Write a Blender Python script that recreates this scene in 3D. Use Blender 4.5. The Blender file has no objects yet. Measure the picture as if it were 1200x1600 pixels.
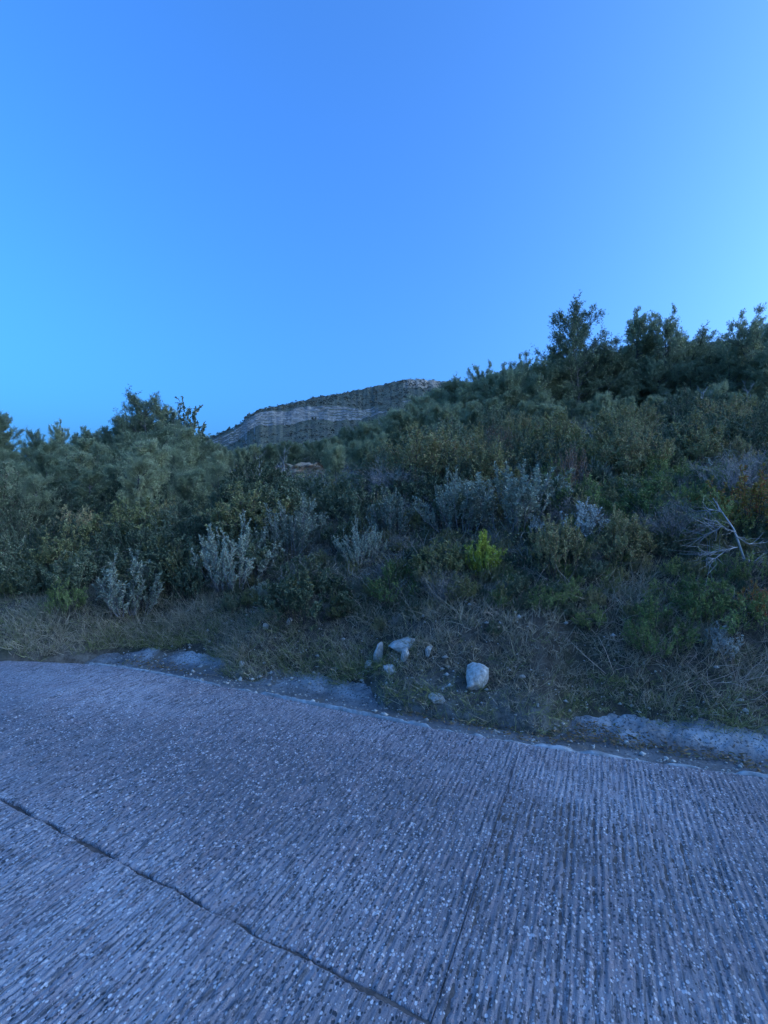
import bpy, math, random
import numpy as np
from mathutils import Vector, Matrix

# ------------------------------------------------------------------ camera, sky, sun, exposure
scene = bpy.context.scene
COL = scene.collection
F = 780.0                                   # focal length in pixels of the 1200 x 1600 photograph
CAM = np.array([0.0, 0.0, 1.6])
cam_d = bpy.data.cameras.new('camera')
cam_d.sensor_fit = 'VERTICAL'; cam_d.sensor_height = 36.0; cam_d.lens = 36.0 * F / 1600.0
cam_d.clip_start = 0.05; cam_d.clip_end = 20000
cam = bpy.data.objects.new('camera', cam_d); COL.objects.link(cam)
cam.location = CAM; cam.rotation_euler = (math.radians(90), 0, 0)
scene.camera = cam

SUN_EL, SUN_AZ = 9.0, 97.0                 # degrees; azimuth clockwise from the view direction (+Y)
world = bpy.data.worlds.new('World'); scene.world = world; world.use_nodes = True
nt = world.node_tree; nt.nodes.clear()
sky = nt.nodes.new('ShaderNodeTexSky'); sky.sky_type = 'NISHITA'; sky.sun_disc = False
sky.sun_elevation = math.radians(SUN_EL); sky.sun_rotation = math.radians(SUN_AZ)
sky.altitude = 0; sky.air_density = 0.7; sky.dust_density = 8.0; sky.ozone_density = 8.0
tint = nt.nodes.new('ShaderNodeMix'); tint.data_type = 'RGBA'; tint.blend_type = 'MULTIPLY'
tint.inputs['Factor'].default_value = 1.0; tint.inputs['B'].default_value = (1.06, 1.0, 0.88, 1)
bg = nt.nodes.new('ShaderNodeBackground'); bg.inputs['Strength'].default_value = 0.15
wo = nt.nodes.new('ShaderNodeOutputWorld')
nt.links.new(sky.outputs[0], tint.inputs['A']); nt.links.new(tint.outputs['Result'], bg.inputs['Color'])
nt.links.new(bg.outputs[0], wo.inputs['Surface'])

sun_d = bpy.data.lights.new('sun', 'SUN'); sun_d.energy = 2.0; sun_d.angle = math.radians(0.5); sun_d.color = (1.0, 0.86, 0.7)
sun = bpy.data.objects.new('sun', sun_d); COL.objects.link(sun)
sd = Vector((math.sin(math.radians(SUN_AZ)) * math.cos(math.radians(SUN_EL)),
             math.cos(math.radians(SUN_AZ)) * math.cos(math.radians(SUN_EL)), math.sin(math.radians(SUN_EL))))
sun.rotation_euler = sd.to_track_quat('Z', 'Y').to_euler()
sun.location = (60, 40, 80)
vs = scene.view_settings
vs.view_transform = 'Standard'; vs.look = 'None'; vs.gamma = 1.0; vs.use_curve_mapping = False
vs.exposure = 2.92

rng = np.random.default_rng(7)
random.seed(7)

# ------------------------------------------------------------------ helpers: noise, meshes, tags
def _h(ix, iy, iz, seed):
    n = (ix.astype(np.int64) * 374761393 + iy.astype(np.int64) * 668265263 + iz.astype(np.int64) * 2147483647 + seed * 974634757) & 0xffffffff
    n = ((n ^ (n >> 13)) * 1274126177) & 0xffffffff
    n = ((n ^ (n >> 16)) * 2246822519) & 0xffffffff
    n = n ^ (n >> 15)
    return (n & 0xffffff) / float(0xffffff)

def vnoise(x, y, z=None, seed=0):
    x = np.asarray(x, float); y = np.asarray(y, float)
    x, y = np.broadcast_arrays(x, y)
    z = np.zeros_like(x) if z is None else np.broadcast_to(np.asarray(z, float), x.shape)
    fx, fy, fz = np.floor(x), np.floor(y), np.floor(z)
    u, v, w = x - fx, y - fy, z - fz
    u = u * u * (3 - 2 * u); v = v * v * (3 - 2 * v); w = w * w * (3 - 2 * w)
    r = 0
    for a in (0, 1):
        for b in (0, 1):
            for c in (0, 1):
                r = r + _h(fx + a, fy + b, fz + c, seed) * (u if a else 1 - u) * (v if b else 1 - v) * (w if c else 1 - w)
    return r * 2 - 1

def fbm(x, y, z=None, seed=0, oct=4, gain=0.5):
    r = 0; amp = 1.0; f = 1.0
    for i in range(oct):
        r = r + amp * vnoise(np.asarray(x) * f, np.asarray(y) * f, None if z is None else np.asarray(z) * f, seed + i * 17)
        amp *= gain; f *= 2.03
    return r

def sstep(a, b, x):
    t = np.clip((np.asarray(x, float) - a) / (b - a), 0, 1)
    return t * t * (3 - 2 * t)

def mesh_from(name, verts, tris=None, quads=None, mats=(), smooth=False, mat_idx=None):
    verts = np.asarray(verts, np.float32).reshape(-1, 3)
    parts = []
    if tris is not None and len(tris): parts.append(np.asarray(tris, np.int32).reshape(-1, 3))
    if quads is not None and len(quads): parts.append(np.asarray(quads, np.int32).reshape(-1, 4))
    me = bpy.data.meshes.new(name)
    me.vertices.add(len(verts)); me.vertices.foreach_set('co', verts.ravel())
    loops = np.concatenate([p.ravel() for p in parts])
    sizes = np.concatenate([np.full(len(p), p.shape[1], np.int32) for p in parts])
    starts = np.concatenate([[0], np.cumsum(sizes)[:-1]]).astype(np.int32)
    me.loops.add(len(loops)); me.loops.foreach_set('vertex_index', loops)
    me.polygons.add(len(sizes)); me.polygons.foreach_set('loop_start', starts); me.polygons.foreach_set('loop_total', sizes)
    if smooth: me.polygons.foreach_set('use_smooth', np.ones(len(sizes), bool))
    for m in mats: me.materials.append(m)
    if mat_idx is not None: me.polygons.foreach_set('material_index', np.asarray(mat_idx, np.int32))
    me.update(calc_edges=True)
    return me

def grid_quads(nr, nc, off=0):
    i = np.arange(nr - 1)[:, None] * nc + np.arange(nc - 1)[None, :]
    i = i.ravel() + off
    return np.stack([i, i + 1, i + nc + 1, i + nc], 1)

def obj(name, me, parent=None, loc=None):
    o = bpy.data.objects.new(name, me); COL.objects.link(o)
    if parent is not None: o.parent = parent
    if loc is not None: o.location = loc
    return o

def tag(o, label=None, cat=None, group=None, kind=None):
    if label: o['label'] = label
    if cat: o['category'] = cat
    if group: o['group'] = group
    if kind: o['kind'] = kind
    return o

class Acc:
    """collects tubes, leaves and needles into one mesh"""
    def __init__(self): self.v = []; self.t = []; self.q = []; self.n = 0
    def add(self, v, t=None, q=None):
        v = np.asarray(v, float).reshape(-1, 3)
        if t is not None: self.t.append(np.asarray(t) + self.n)
        if q is not None: self.q.append(np.asarray(q) + self.n)
        self.v.append(v); self.n += len(v)
    def tube(self, pts, rad, sides=5):
        pts = np.asarray(pts, float); n = len(pts)
        d = np.gradient(pts, axis=0); d /= np.linalg.norm(d, axis=1)[:, None] + 1e-9
        ref = np.where(np.abs(d[:, 2:3]) < 0.9, [[0, 0, 1.0]], [[1.0, 0, 0]])
        a = np.cross(d, ref); a /= np.linalg.norm(a, axis=1)[:, None] + 1e-9
        b = np.cross(d, a)
        th = np.linspace(0, 2 * np.pi, sides, endpoint=False)
        rad = np.broadcast_to(np.asarray(rad, float), (n,))
        ring = pts[:, None, :] + rad[:, None, None] * (np.cos(th)[None, :, None] * a[:, None, :] + np.sin(th)[None, :, None] * b[:, None, :])
        i = np.arange(n - 1)[:, None] * sides; j = np.arange(sides)[None, :]
        q = np.stack([i + j, i + (j + 1) % sides, i + sides + (j + 1) % sides, i + sides + j], -1).reshape(-1, 4)
        self.add(ring.reshape(-1, 3), q=q)
    def leaves(self, p, d, ln, wd, r=rng, fold=0.25, face=None):
        """diamond leaves: base, side, tip, side"""
        p = np.asarray(p); n = len(p)
        if n == 0: return
        d = d / (np.linalg.norm(d, axis=1)[:, None] + 1e-9)
        rv = r.normal(size=(n, 3)) * (1 if face is None else .55)
        if face is not None: rv = rv + face
        a = np.cross(d, rv); a /= np.linalg.norm(a, axis=1)[:, None] + 1e-9
        up = np.cross(a, d)
        ln = np.broadcast_to(ln, (n,))[:, None]; wd = np.broadcast_to(wd, (n,))[:, None]
        v = np.stack([p, p + d * ln * 0.5 + a * wd * 0.5 + up * wd * fold, p + d * ln, p + d * ln * 0.5 - a * wd * 0.5 + up * wd * fold], 1)
        self.add(v.reshape(-1, 3), q=np.arange(n * 4).reshape(-1, 4))
    def needles(self, p, d, ln, wd, r=rng, face=None):
        p = np.asarray(p); n = len(p)
        if n == 0: return
        d = d / (np.linalg.norm(d, axis=1)[:, None] + 1e-9)
        rv = r.normal(size=(n, 3)) * (1 if face is None else .5)
        if face is not None: rv = rv + face
        a = np.cross(d, rv); a /= np.linalg.norm(a, axis=1)[:, None] + 1e-9
        ln = np.broadcast_to(ln, (n,))[:, None]; wd = np.broadcast_to(wd, (n,))[:, None]
        v = np.stack([p + a * wd * 0.5, p - a * wd * 0.5, p + d * ln], 1)
        self.add(v.reshape(-1, 3), t=np.arange(n * 3).reshape(-1, 3))
    def blades(self, p, d, ln, wd, bend, r=rng):
        """grass blades in two bent segments"""
        p = np.asarray(p); n = len(p)
        d = d / (np.linalg.norm(d, axis=1)[:, None] + 1e-9)
        rv = r.normal(size=(n, 3)); rv[:, 2] *= 0.2
        a = np.cross(d, rv); a /= np.linalg.norm(a, axis=1)[:, None] + 1e-9
        ln = np.broadcast_to(ln, (n,))[:, None]; wd = np.broadcast_to(wd, (n,))[:, None]
        m = p + d * ln * 0.5 + bend * ln * 0.18
        e = p + d * ln * 0.92 + bend * ln * 0.75
        v = np.stack([p + a * wd * .5, p - a * wd * .5, m - a * wd * .4, m + a * wd * .4, e], 1)
        k = np.arange(n)[:, None] * 5
        self.add(v.reshape(-1, 3), t=k + np.array([[3, 2, 4]]), q=k + np.array([[0, 1, 2, 3]]))
    def mesh(self, name, mats, smooth=False):
        return mesh_from(name, np.concatenate(self.v), np.concatenate(self.t) if self.t else None,
                         np.concatenate(self.q) if self.q else None, mats, smooth)

# ------------------------------------------------------------------ materials
def new_mat(name):
    m = bpy.data.materials.new(name); m.use_nodes = True
    n = m.node_tree; n.nodes.clear()
    out = n.nodes.new('ShaderNodeOutputMaterial'); b = n.nodes.new('ShaderNodeBsdfPrincipled')
    n.links.new(b.outputs[0], out.inputs['Surface'])
    return m, n, b, out

def nd(n, typ, ins=None, **kw):
    x = n.nodes.new(typ)
    for k, v in kw.items(): setattr(x, k, v)
    for k, v in (ins or {}).items():
        if hasattr(v, 'is_linked') or isinstance(v, bpy.types.NodeSocket): n.links.new(v, x.inputs[k])
        else: x.inputs[k].default_value = v
    return x

def c4(c): return (c[0], c[1], c[2], 1.0)
def mixc(n, f, a, b, mode='MIX'):
    x = n.nodes.new('ShaderNodeMix'); x.data_type = 'RGBA'; x.blend_type = mode
    for s, v in (('Factor', f), ('A', a), ('B', b)):
        sk = [i for i in x.inputs if i.name == s and i.type == ('VALUE' if s == 'Factor' else 'RGBA')][0]
        if isinstance(v, bpy.types.NodeSocket): n.links.new(v, sk)
        else: sk.default_value = v if s == 'Factor' else c4(v)
    return [o for o in x.outputs if o.type == 'RGBA'][0]
def ramp(n, fac, p0, p1):
    x = nd(n, 'ShaderNodeMapRange', {'Value': fac, 'From Min': p0, 'From Max': p1}); x.interpolation_type = 'SMOOTHSTEP'
    return x.outputs[0]
def noise_tex(n, scale, detail=4, rough=0.6, vec=None, dist=0.0):
    ins = {'Scale': scale, 'Detail': detail, 'Roughness': rough, 'Distortion': dist}
    if vec is not None: ins['Vector'] = vec
    return nd(n, 'ShaderNodeTexNoise', ins)

def leaf_mat(name, a, b, c=None, trans=0.22, rough=0.65):
    """a..b mixed leaf by leaf, c a rarer tint; each plant drifts a little"""
    m, n, bs, out = new_mat(name)
    lift = lambda q: None if q is None else (min(q[0] * 1.7, .75), min(q[1] * 1.6, .75), min(q[2] * 1.6, .75))
    a, b, c = lift(a), lift(b), lift(c)
    geo = nd(n, 'ShaderNodeNewGeometry'); oi = nd(n, 'ShaderNodeObjectInfo')
    col = mixc(n, geo.outputs['Random Per Island'], a, b)
    if c is not None:
        pick = nd(n, 'ShaderNodeMath', {0: geo.outputs['Random Per Island'], 1: 7.31}, operation='MULTIPLY')
        fr = nd(n, 'ShaderNodeMath', {0: pick.outputs[0]}, operation='FRACT')
        gt = nd(n, 'ShaderNodeMath', {0: fr.outputs[0], 1: 0.82}, operation='GREATER_THAN')
        col = mixc(n, gt.outputs[0], col, c)
    vr = nd(n, 'ShaderNodeMapRange', {'Value': oi.outputs['Random'], 'To Min': 0.7, 'To Max': 1.3})
    hs = nd(n, 'ShaderNodeHueSaturation', {'Hue': 0.5, 'Saturation': 1.0, 'Value': vr.outputs[0], 'Color': col})
    hr = nd(n, 'ShaderNodeMapRange', {'Value': oi.outputs['Random'], 'From Min': 1.0, 'From Max': 0.0, 'To Min': 0.475, 'To Max': 0.525})
    n.links.new(hr.outputs[0], hs.inputs['Hue'])
    n.links.new(hs.outputs[0], bs.inputs['Base Color']); bs.inputs['Roughness'].default_value = rough
    bs.inputs['Specular IOR Level'].default_value = 0.3
    tr = nd(n, 'ShaderNodeBsdfTranslucent', {'Color': hs.outputs[0]})
    mx = nd(n, 'ShaderNodeMixShader', {0: trans, 1: bs.outputs[0], 2: tr.outputs[0]})
    n.links.new(mx.outputs[0], out.inputs['Surface'])
    return m

def plain_mat(name, a, b, scale=6.0, rough=0.9, bump=0.0):
    m, n, bs, out = new_mat(name)
    tc = nd(n, 'ShaderNodeTexCoord')
    nz = noise_tex(n, scale, 6, 0.65, tc.outputs['Object'])
    col = mixc(n, ramp(n, nz.outputs[0], 0.3, 0.7), a, b)
    n.links.new(col, bs.inputs['Base Color']); bs.inputs['Roughness'].default_value = rough
    bs.inputs['Specular IOR Level'].default_value = 0.25
    if bump:
        bp = nd(n, 'ShaderNodeBump', {'Strength': 0.8, 'Distance': bump, 'Height': nz.outputs[0]})
        n.links.new(bp.outputs[0], bs.inputs['Normal'])
    return m

# road frame: t runs along the road (to the right), s across it (towards the hill)
AL = math.atan2(0.426, 1.0); CA, SA = math.cos(AL), math.sin(AL)
def ts(x, y): return x * CA - y * SA, x * SA + y * CA
def xy(t, s): return t * CA + s * SA, -t * SA + s * CA
_kt = np.array([-60, -30, -13, -9, -7.4, -5.99, -4.93, -3.04, -0.53, 0.92, 4.66, 10.44, 25, 60.0])
_ks = np.array([-30, -12, -0.6, 1.75, 2.62, 3.30, 3.60, 3.63, 3.55, 3.67, 4.35, 6.3, 12, 26.0])
_kd = np.gradient(_ks, _kt)
def kerb(t):
    t = np.asarray(t, float); tc = np.clip(t, _kt[0], _kt[-1])
    i = np.clip(np.searchsorted(_kt, tc) - 1, 0, len(_kt) - 2)
    h = _kt[i + 1] - _kt[i]; w = (tc - _kt[i]) / h
    return ((1 + 2 * w) * (1 - w) ** 2 * _ks[i] + w * (1 - w) ** 2 * h * _kd[i]
            + w * w * (3 - 2 * w) * _ks[i + 1] + w * w * (w - 1) * h * _kd[i + 1])

def cover(t):
    return sstep(-1.95, -1.6, t) * sstep(-.1, -.45, t) + .8 * sstep(-3.7, -3.4, t) * sstep(-2.9, -3.2, t)

def terrain(x, y, detail=True):
    x = np.asarray(x, float); y = np.asarray(y, float)
    t, s = ts(x, y)
    u = s - kerb(t)
    u = u + 0.62 * sstep(-5.1, -5.9, t)                 # no gutter at the far left end
    u = u + .20 * cover(t) * sstep(.2, .4, u) * sstep(1.6, .9, u)
    az = np.degrees(np.arctan2(x, y))
    k = np.interp(az, [-180, -120, -60, -38, -24, -12, -7, 3, 12, 22, 38, 60, 100, 140, 180],
                  [0, 0, .06, .085, .105, .14, .15, .175, .185, .195, .19, .19, .12, .03, 0])
    left = sstep(-4.0, -7.5, t)
    sb = 0.95 - 0.50 * left; hb = 1.35 - 0.85 * left
    up = np.maximum(u - 0.62, 0)
    z = np.where(u < 0.62, np.interp(u, [-50, -7.5, -5.6, -5.2, 0.42, 0.62], [-6, -1.2, -.35, -.25, -.25, .045]), .045)
    bank = hb * (1 - np.exp(-sb * up / hb))
    ue = np.maximum(up - 0.4, 0)
    ue = np.where(ue > 22, 22 + 16 * (1 - np.exp(-(ue - 22) / 16)), ue)
    z = z + bank + k * ue
    far = np.hypot(x, y)
    z = z - np.maximum(far - 70, 0) * 0.02 * sstep(70, 200, far)
    if detail:
        a = sstep(0.45, 1.3, u)
        z = z + a * (0.07 * fbm(x * 1.3, y * 1.3, seed=3, oct=4) + 0.18 * sstep(2, 8, u) * fbm(x * .35, y * .35, seed=9, oct=3))
        z = z + 0.04 * sstep(.3, .7, u) * fbm(x * 3.1, y * 3.1, seed=5, oct=3) * (1 - a * .6)
        z = z + np.where(far > 45, 1, 0) * sstep(45, 90, far) * 1.2 * fbm(x * .05, y * .05, seed=11, oct=4)
    return z

def hit(px, py, dmin=2.0, dmax=90.0):
    """ground point seen at a pixel of the photograph (nearest one)"""
    d = np.geomspace(dmin, dmax, 4000)
    x = (px - 600) / F * d; z = CAM[2] - (py - 800) / F * d
    g = terrain(x, d)
    i = np.argmax(g >= z)
    return np.array([x[i], d[i], g[i]])
def at(px, d):
    """ground point below a pixel column at distance d"""
    x = (px - 600) / F * d
    return np.array([x, d, float(terrain(x, d))])

# ------------------------------------------------------------------ terrain
def ground_mat():
    m, n, bs, out = new_mat('dry_soil')
    tc = nd(n, 'ShaderNodeTexCoord'); P = tc.outputs['Object']
    n1 = noise_tex(n, 0.9, 6, 0.6, P); n2 = noise_tex(n, 14, 6, 0.7, P); n3 = noise_tex(n, 0.25, 3, 0.5, P)
    col = mixc(n, ramp(n, n2.outputs[0], .3, .7), (.05, .04, .029), (.145, .12, .09))
    col = mixc(n, ramp(n, n1.outputs[0], .5, .68), col, (.07, .075, .04))
    col = mixc(n, ramp(n, n3.outputs[0], .55, .72), col, (.10, .066, .042))
    vg = nd(n, 'ShaderNodeAttribute', attribute_name='verge')
    col = mixc(n, vg.outputs['Fac'], col, mixc(n, ramp(n, n2.outputs[0], .35, .65), (.09, .08, .066), (.24, .22, .19)))
    n.links.new(col, bs.inputs['Base Color']); bs.inputs['Roughness'].default_value = 0.95
    bs.inputs['Specular IOR Level'].default_value = 0.15
    bp = nd(n, 'ShaderNodeBump', {'Strength': 1.0, 'Distance': 0.03, 'Height': n2.outputs[0]})
    n.links.new(bp.outputs[0], bs.inputs['Normal'])
    return m
M_GROUND = ground_mat()
def build_terrain():
    az = np.radians(np.concatenate([np.arange(-180, -52, 4.0), np.arange(-52, 52, 0.32), np.arange(52, 180.1, 4.0)]))
    r = np.concatenate([[1.2], np.geomspace(2.4, 9.0, 130), np.geomspace(9.2, 70, 80), np.geomspace(74, 6000, 40)])
    R, A = np.meshgrid(r, az, indexing='ij')
    x = R * np.sin(A); y = R * np.cos(A); z = terrain(x, y)
    v = np.stack([x, y, z], -1).reshape(-1, 3)
    nc = len(az)
    q = grid_quads(len(r), nc)[:, ::-1]
    c = len(v); v = np.vstack([v, [[0, 0, -.25]]])
    t = np.stack([np.full(nc - 1, c), np.arange(1, nc), np.arange(nc - 1)], 1)
    me = mesh_from('terrain', v, t, q, [M_GROUND], True)
    tt_, ss_ = ts(v[:, 0], v[:, 1]); uu_ = ss_ - kerb(tt_) + .10 * fbm(v[:, 0] * 3, v[:, 1] * 3, seed=99)
    a_ = me.attributes.new('verge', 'FLOAT', 'POINT'); a_.data.foreach_set('value', (sstep(.62, .35, uu_) * sstep(-6, -5, tt_)).astype(np.float32))
    tag(obj('terrain', me), kind='structure',
        label='brown earth hillside rising from the road under scrub')
build_terrain()

# ------------------------------------------------------------------ far mountain
def mountain_mat():
    m, n, bs, out = new_mat('limestone_and_scrub')
    tc = nd(n, 'ShaderNodeTexCoord'); P = tc.outputs['Object']
    geo = nd(n, 'ShaderNodeNewGeometry')
    nz = nd(n, 'ShaderNodeSeparateXYZ', {0: geo.outputs['True Normal']})
    n1 = noise_tex(n, .09, 6, .65, P); n2 = noise_tex(n, .6, 5, .7, P); n3 = noise_tex(n, .02, 4, .6, P)
    mp = nd(n, 'ShaderNodeMapping', {'Vector': P, 'Scale': (.16, .16, .7)})
    n4 = noise_tex(n, 1.0, 5, .65, mp.outputs[0])
    scrub = mixc(n, ramp(n, n2.outputs[0], .35, .65), (.095, .098, .06), (.19, .178, .125))
    scrub = mixc(n, ramp(n, n1.outputs[0], .5, .7), scrub, (.11, .10, .08))
    rock = mixc(n, ramp(n, n4.outputs[0], .3, .7), (.16, .145, .12), (.46, .41, .36))
    steep = ramp(n, nz.outputs[2], .74, .56)
    av = nd(n, 'ShaderNodeAttribute', attribute_name='bare')
    ad = nd(n, 'ShaderNodeMath', {0: av.outputs['Fac'], 1: ramp(n, n2.outputs[0], .35, .6)}, operation='MULTIPLY')
    col = mixc(n, steep, scrub, rock)
    col = mixc(n, ad.outputs[0], col, (.60, .44, .32))
    n.links.new(col, bs.inputs['Base Color']); bs.inputs['Roughness'].default_value = .95
    bs.inputs['Specular IOR Level'].default_value = .1
    bp = nd(n, 'ShaderNodeBump', {'Strength': 1.0, 'Distance': 1.2, 'Height': n2.outputs[0]})
    n.links.new(bp.outputs[0], bs.inputs['Normal'])
    return m
_mpx = [-200, 0, 150, 250, 320, 355, 376, 386, 400, 440, 500, 560, 600, 635, 660, 700, 740, 800, 900, 1000, 1200]
_mpy = [790, 770, 745, 712, 688, 674, 664, 653, 645, 633, 620.5, 609, 600.5, 592.5, 592.5, 596, 598, 588, 562, 545, 525]
def ridge_elev(az):
    a = np.degrees(np.arctan((np.array(_mpx) - 600) / F)); e = (800 - np.array(_mpy)) / F * np.cos(np.radians(a))
    a = np.concatenate([[-90, -60], a, [46, 52, 66, 80, 90, 108, 130]]); e = np.concatenate([[.0, .0], e, [.37, .42, .42, .33, .27, .26, .0]])  # last azimuths: unseen ridge out of view, added to block the low sun
    return np.interp(np.degrees(az), a, e)
def build_mountain():
    az = np.radians(np.concatenate([np.arange(-60, -22, 1.2), np.arange(-22, 12, 0.085), np.arange(12, 130.5, 1.2)]))
    r = np.concatenate([np.linspace(85, 318, 40), np.linspace(320, 342, 48), np.linspace(343, 420, 46), np.linspace(426, 760, 18)])
    R, A = np.meshgrid(r, az, indexing='ij')
    px = 600 + F * np.tan(np.clip(A, -1.2, 1.2))
    E = ridge_elev(A)
    E = E + .0012 * fbm(A * 160, A * 0, seed=21, oct=3)
    c = np.interp(px, [300, 372, 395, 480, 560, 600, 640, 2000], [.1, .6, 1, 1, .7, .3, .0, .0])
    c = c * (.92 + .15 * vnoise(A * 30, A * 0, seed=8))
    wob = 5.0 * fbm(A * 18, A * 0, seed=31, oct=2) + 1.1 * fbm(A * 45, R * .35, seed=32, oct=3)
    Rw = R - wob * sstep(200, 310, R) * sstep(400, 345, R)
    w = np.clip((Rw - 322) / 16, 0, 1)                      # the cliff, in ledges
    lv = 5.0; wl = w * lv; k = np.floor(wl); fr = wl - k
    cut = .30 + .3 * vnoise(A * 60, k * 3.7, seed=5)
    led = (k + sstep(cut, np.clip(cut + .3, 0, 1), fr)) / lv
    led = np.where(w >= 1, 1, led)
    cl = c * led + (1 - c) * w
    lo = np.interp(px, [300, 380, 400, 450, 500, 550, 600, 2000], [.82, .82, .85, .80, .775, .77, .77, .77])
    hi = np.interp(px, [300, 380, 400, 450, 500, 550, 600, 2000], [.97, .97, .99, .965, .92, .86, .82, .82])
    lo = lo + .02 * fbm(A * 22, A * 0, seed=37, oct=3); hi = np.minimum(hi + .016 * fbm(A * 26, A * 0, seed=38, oct=3), .99)
    cl = c * led + (1 - c) * w
    g0 = np.interp(R, [85, 150, 250, 322], [-.06, .32, .66, 1.0])
    g = np.where(R < 322, g0 * lo, lo + (hi - lo) * cl)
    g = np.where(Rw > 338, hi + (1 - hi) * np.clip((R - 338) / 80, 0, 1) ** .8, g)
    z = 1.6 + E * R * g
    zr = 1.6 + E * 418
    z = np.where(R > 418, zr + (R - 418) * (-.2 + .5 * sstep(math.radians(40), math.radians(47), A) * sstep(math.radians(112), math.radians(95), A)), z)  # unseen right back slope made to rise, to cast shade over the mountain
    x = R * np.sin(A); y = R * np.cos(A)
    z = z + sstep(100, 200, R) * sstep(419, 390, R) * .9 * fbm(x * .06, y * .06, seed=41, oct=4)
    me = mesh_from('mountain', np.stack([x, y, z], -1), None, grid_quads(len(r), len(az))[:, ::-1], [mountain_mat()], False)
    bare = sstep(626, 640, px) * sstep(700, 672, px) * sstep(375, 395, R) * sstep(430, 418, R)
    at_ = me.attributes.new('bare', 'FLOAT', 'POINT'); at_.data.foreach_set('value', bare.ravel().astype(np.float32))
    tag(obj('mountain', me), kind='structure', label='far bare mountain with a banded limestone cliff below its ridge')
    return R, A, x, y, z, c * ((Rw > 321) & (Rw < 339))
MR, MA, MX, MY, MZ, MCL = build_mountain()

# ------------------------------------------------------------------ road
def concrete_mat():
    m, n, bs, out = new_mat('brushed_concrete')
    tc = nd(n, 'ShaderNodeTexCoord'); P = tc.outputs['Object']      # slabs keep the road frame: x along, y across
    sep = nd(n, 'ShaderNodeMapping', {'Vector': P, 'Scale': (70, 6.5, 8)})
    st = noise_tex(n, 1.0, 4, .65, sep.outputs[0])                    # drawn-out streaks across the road
    ve = nd(n, 'ShaderNodeMapping', {'Vector': P, 'Scale': (1, .7, 1)})
    vo = nd(n, 'ShaderNodeTexVoronoi', {'Vector': ve.outputs[0], 'Scale': 105.0, 'Randomness': 1.0})
    vd = nd(n, 'ShaderNodeSeparateColor', {0: vo.outputs['Color']})
    big = noise_tex(n, .55, 5, .6, P); mid = noise_tex(n, 4.0, 5, .65, P); fine = noise_tex(n, 160, 3, .6, P)
    base = mixc(n, ramp(n, big.outputs[0], .36, .66), (.215, .18, .18), (.40, .35, .345))
    sx = nd(n, 'ShaderNodeSeparateXYZ', {0: P})
    wv = nd(n, 'ShaderNodeMath', {0: sx.outputs[1], 1: nd(n, 'ShaderNodeMath', {0: big.outputs[0], 1: 1.1}, operation='MULTIPLY').outputs[0]}, operation='ADD')
    ab = nd(n, 'ShaderNodeMath', {0: nd(n, 'ShaderNodeMath', {0: wv.outputs[0], 1: 3.0}, operation='SUBTRACT').outputs[0]}, operation='ABSOLUTE')
    tk = nd(n, 'ShaderNodeMath', {0: ramp(n, ab.outputs[0], .75, .15), 1: .55}, operation='MULTIPLY')
    base = mixc(n, tk.outputs[0], base, (.13, .115, .118))
    base = mixc(n, ramp(n, mid.outputs[0], .42, .75), base, (.29, .215, .205))
    base = mixc(n, ramp(n, st.outputs[0], .54, .36), base, (.09, .08, .08))
    # exposed stones; near-black cells put the shade of pits into the colour
    grain = mixc(n, ramp(n, vd.outputs[1], .35, .75), (.62, .565, .55), (.30, .215, .21))
    grain = mixc(n, ramp(n, vd.outputs[2], .62, .64), grain, (.035, .034, .038))
    th = nd(n, 'ShaderNodeMath', {0: vd.outputs[0], 1: .74}, operation='MULTIPLY')
    df = nd(n, 'ShaderNodeMath', {0: th.outputs[0], 1: vo.outputs['Distance']}, operation='SUBTRACT')
    gm = nd(n, 'ShaderNodeMath', {0: ramp(n, df.outputs[0], -.02, .14), 1: 1.0}, operation='MULTIPLY')
    pt = nd(n, 'ShaderNodeMapRange', {'Value': noise_tex(n, 1.7, 5, .65, P).outputs[0], 'From Min': .38, 'From Max': .6, 'To Min': .6, 'To Max': 1.0})
    gm2 = nd(n, 'ShaderNodeMath', {0: gm.outputs[0], 1: pt.outputs[0]}, operation='MULTIPLY')
    col = mixc(n, gm2.outputs[0], base, grain)
    n.links.new(col, bs.inputs['Base Color'])
    bs.inputs['Roughness'].default_value = .62; bs.inputs['Specular IOR Level'].default_value = .5
    hh = nd(n, 'ShaderNodeMath', {0: gm.outputs[0], 1: fine.outputs[0]}, operation='ADD')
    bp = nd(n, 'ShaderNodeBump', {'Strength': .9, 'Distance': .004, 'Height': hh.outputs[0]})
    n.links.new(bp.outputs[0], bs.inputs['Normal'])
    return m
M_CONC = concrete_mat()
M_DIRT = plain_mat('joint_dirt', (.07, .055, .048), (.16, .12, .10), 30, .95, .004)

# one-dimensional brushed profile along t, spacing 18 to 38 mm
_gt = -16 + np.cumsum(rng.uniform(.009, .021, 2200)); _gv = np.where(np.arange(2200) % 2 == 0, 1.0, -1.0) * rng.uniform(.35, 1.0, 2200)
def road_z(t, s):
    tw = t + .010 * vnoise(s * 1.1, t * .8, seed=51) + .003 * vnoise(s * 9, t * 6, seed=52)
    g = np.interp(tw, _gt, _gv)
    worn = sstep(-.35, .4, fbm(t * .55, s * .8, seed=53, oct=3))
    keep = np.clip(.55 + .75 * vnoise(t * 31, s * 9, seed=54) + .2, 0, 1)
    peb = vnoise(t * 62, s * 48, seed=55) * .6 + vnoise(t * 120, s * 95, seed=56) * .4
    return .0046 * g * keep * (1 - .5 * worn) + .0062 * peb * (.6 + .7 * worn) + .012 * fbm(t * .5, s * .5, seed=57, oct=2)
def joint(t): return 1.52 - .085 * (np.clip(t, -6, 3) + .78) + (kerb(t) - kerb(np.clip(t, -6, 3)))
ROAD = None
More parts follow.
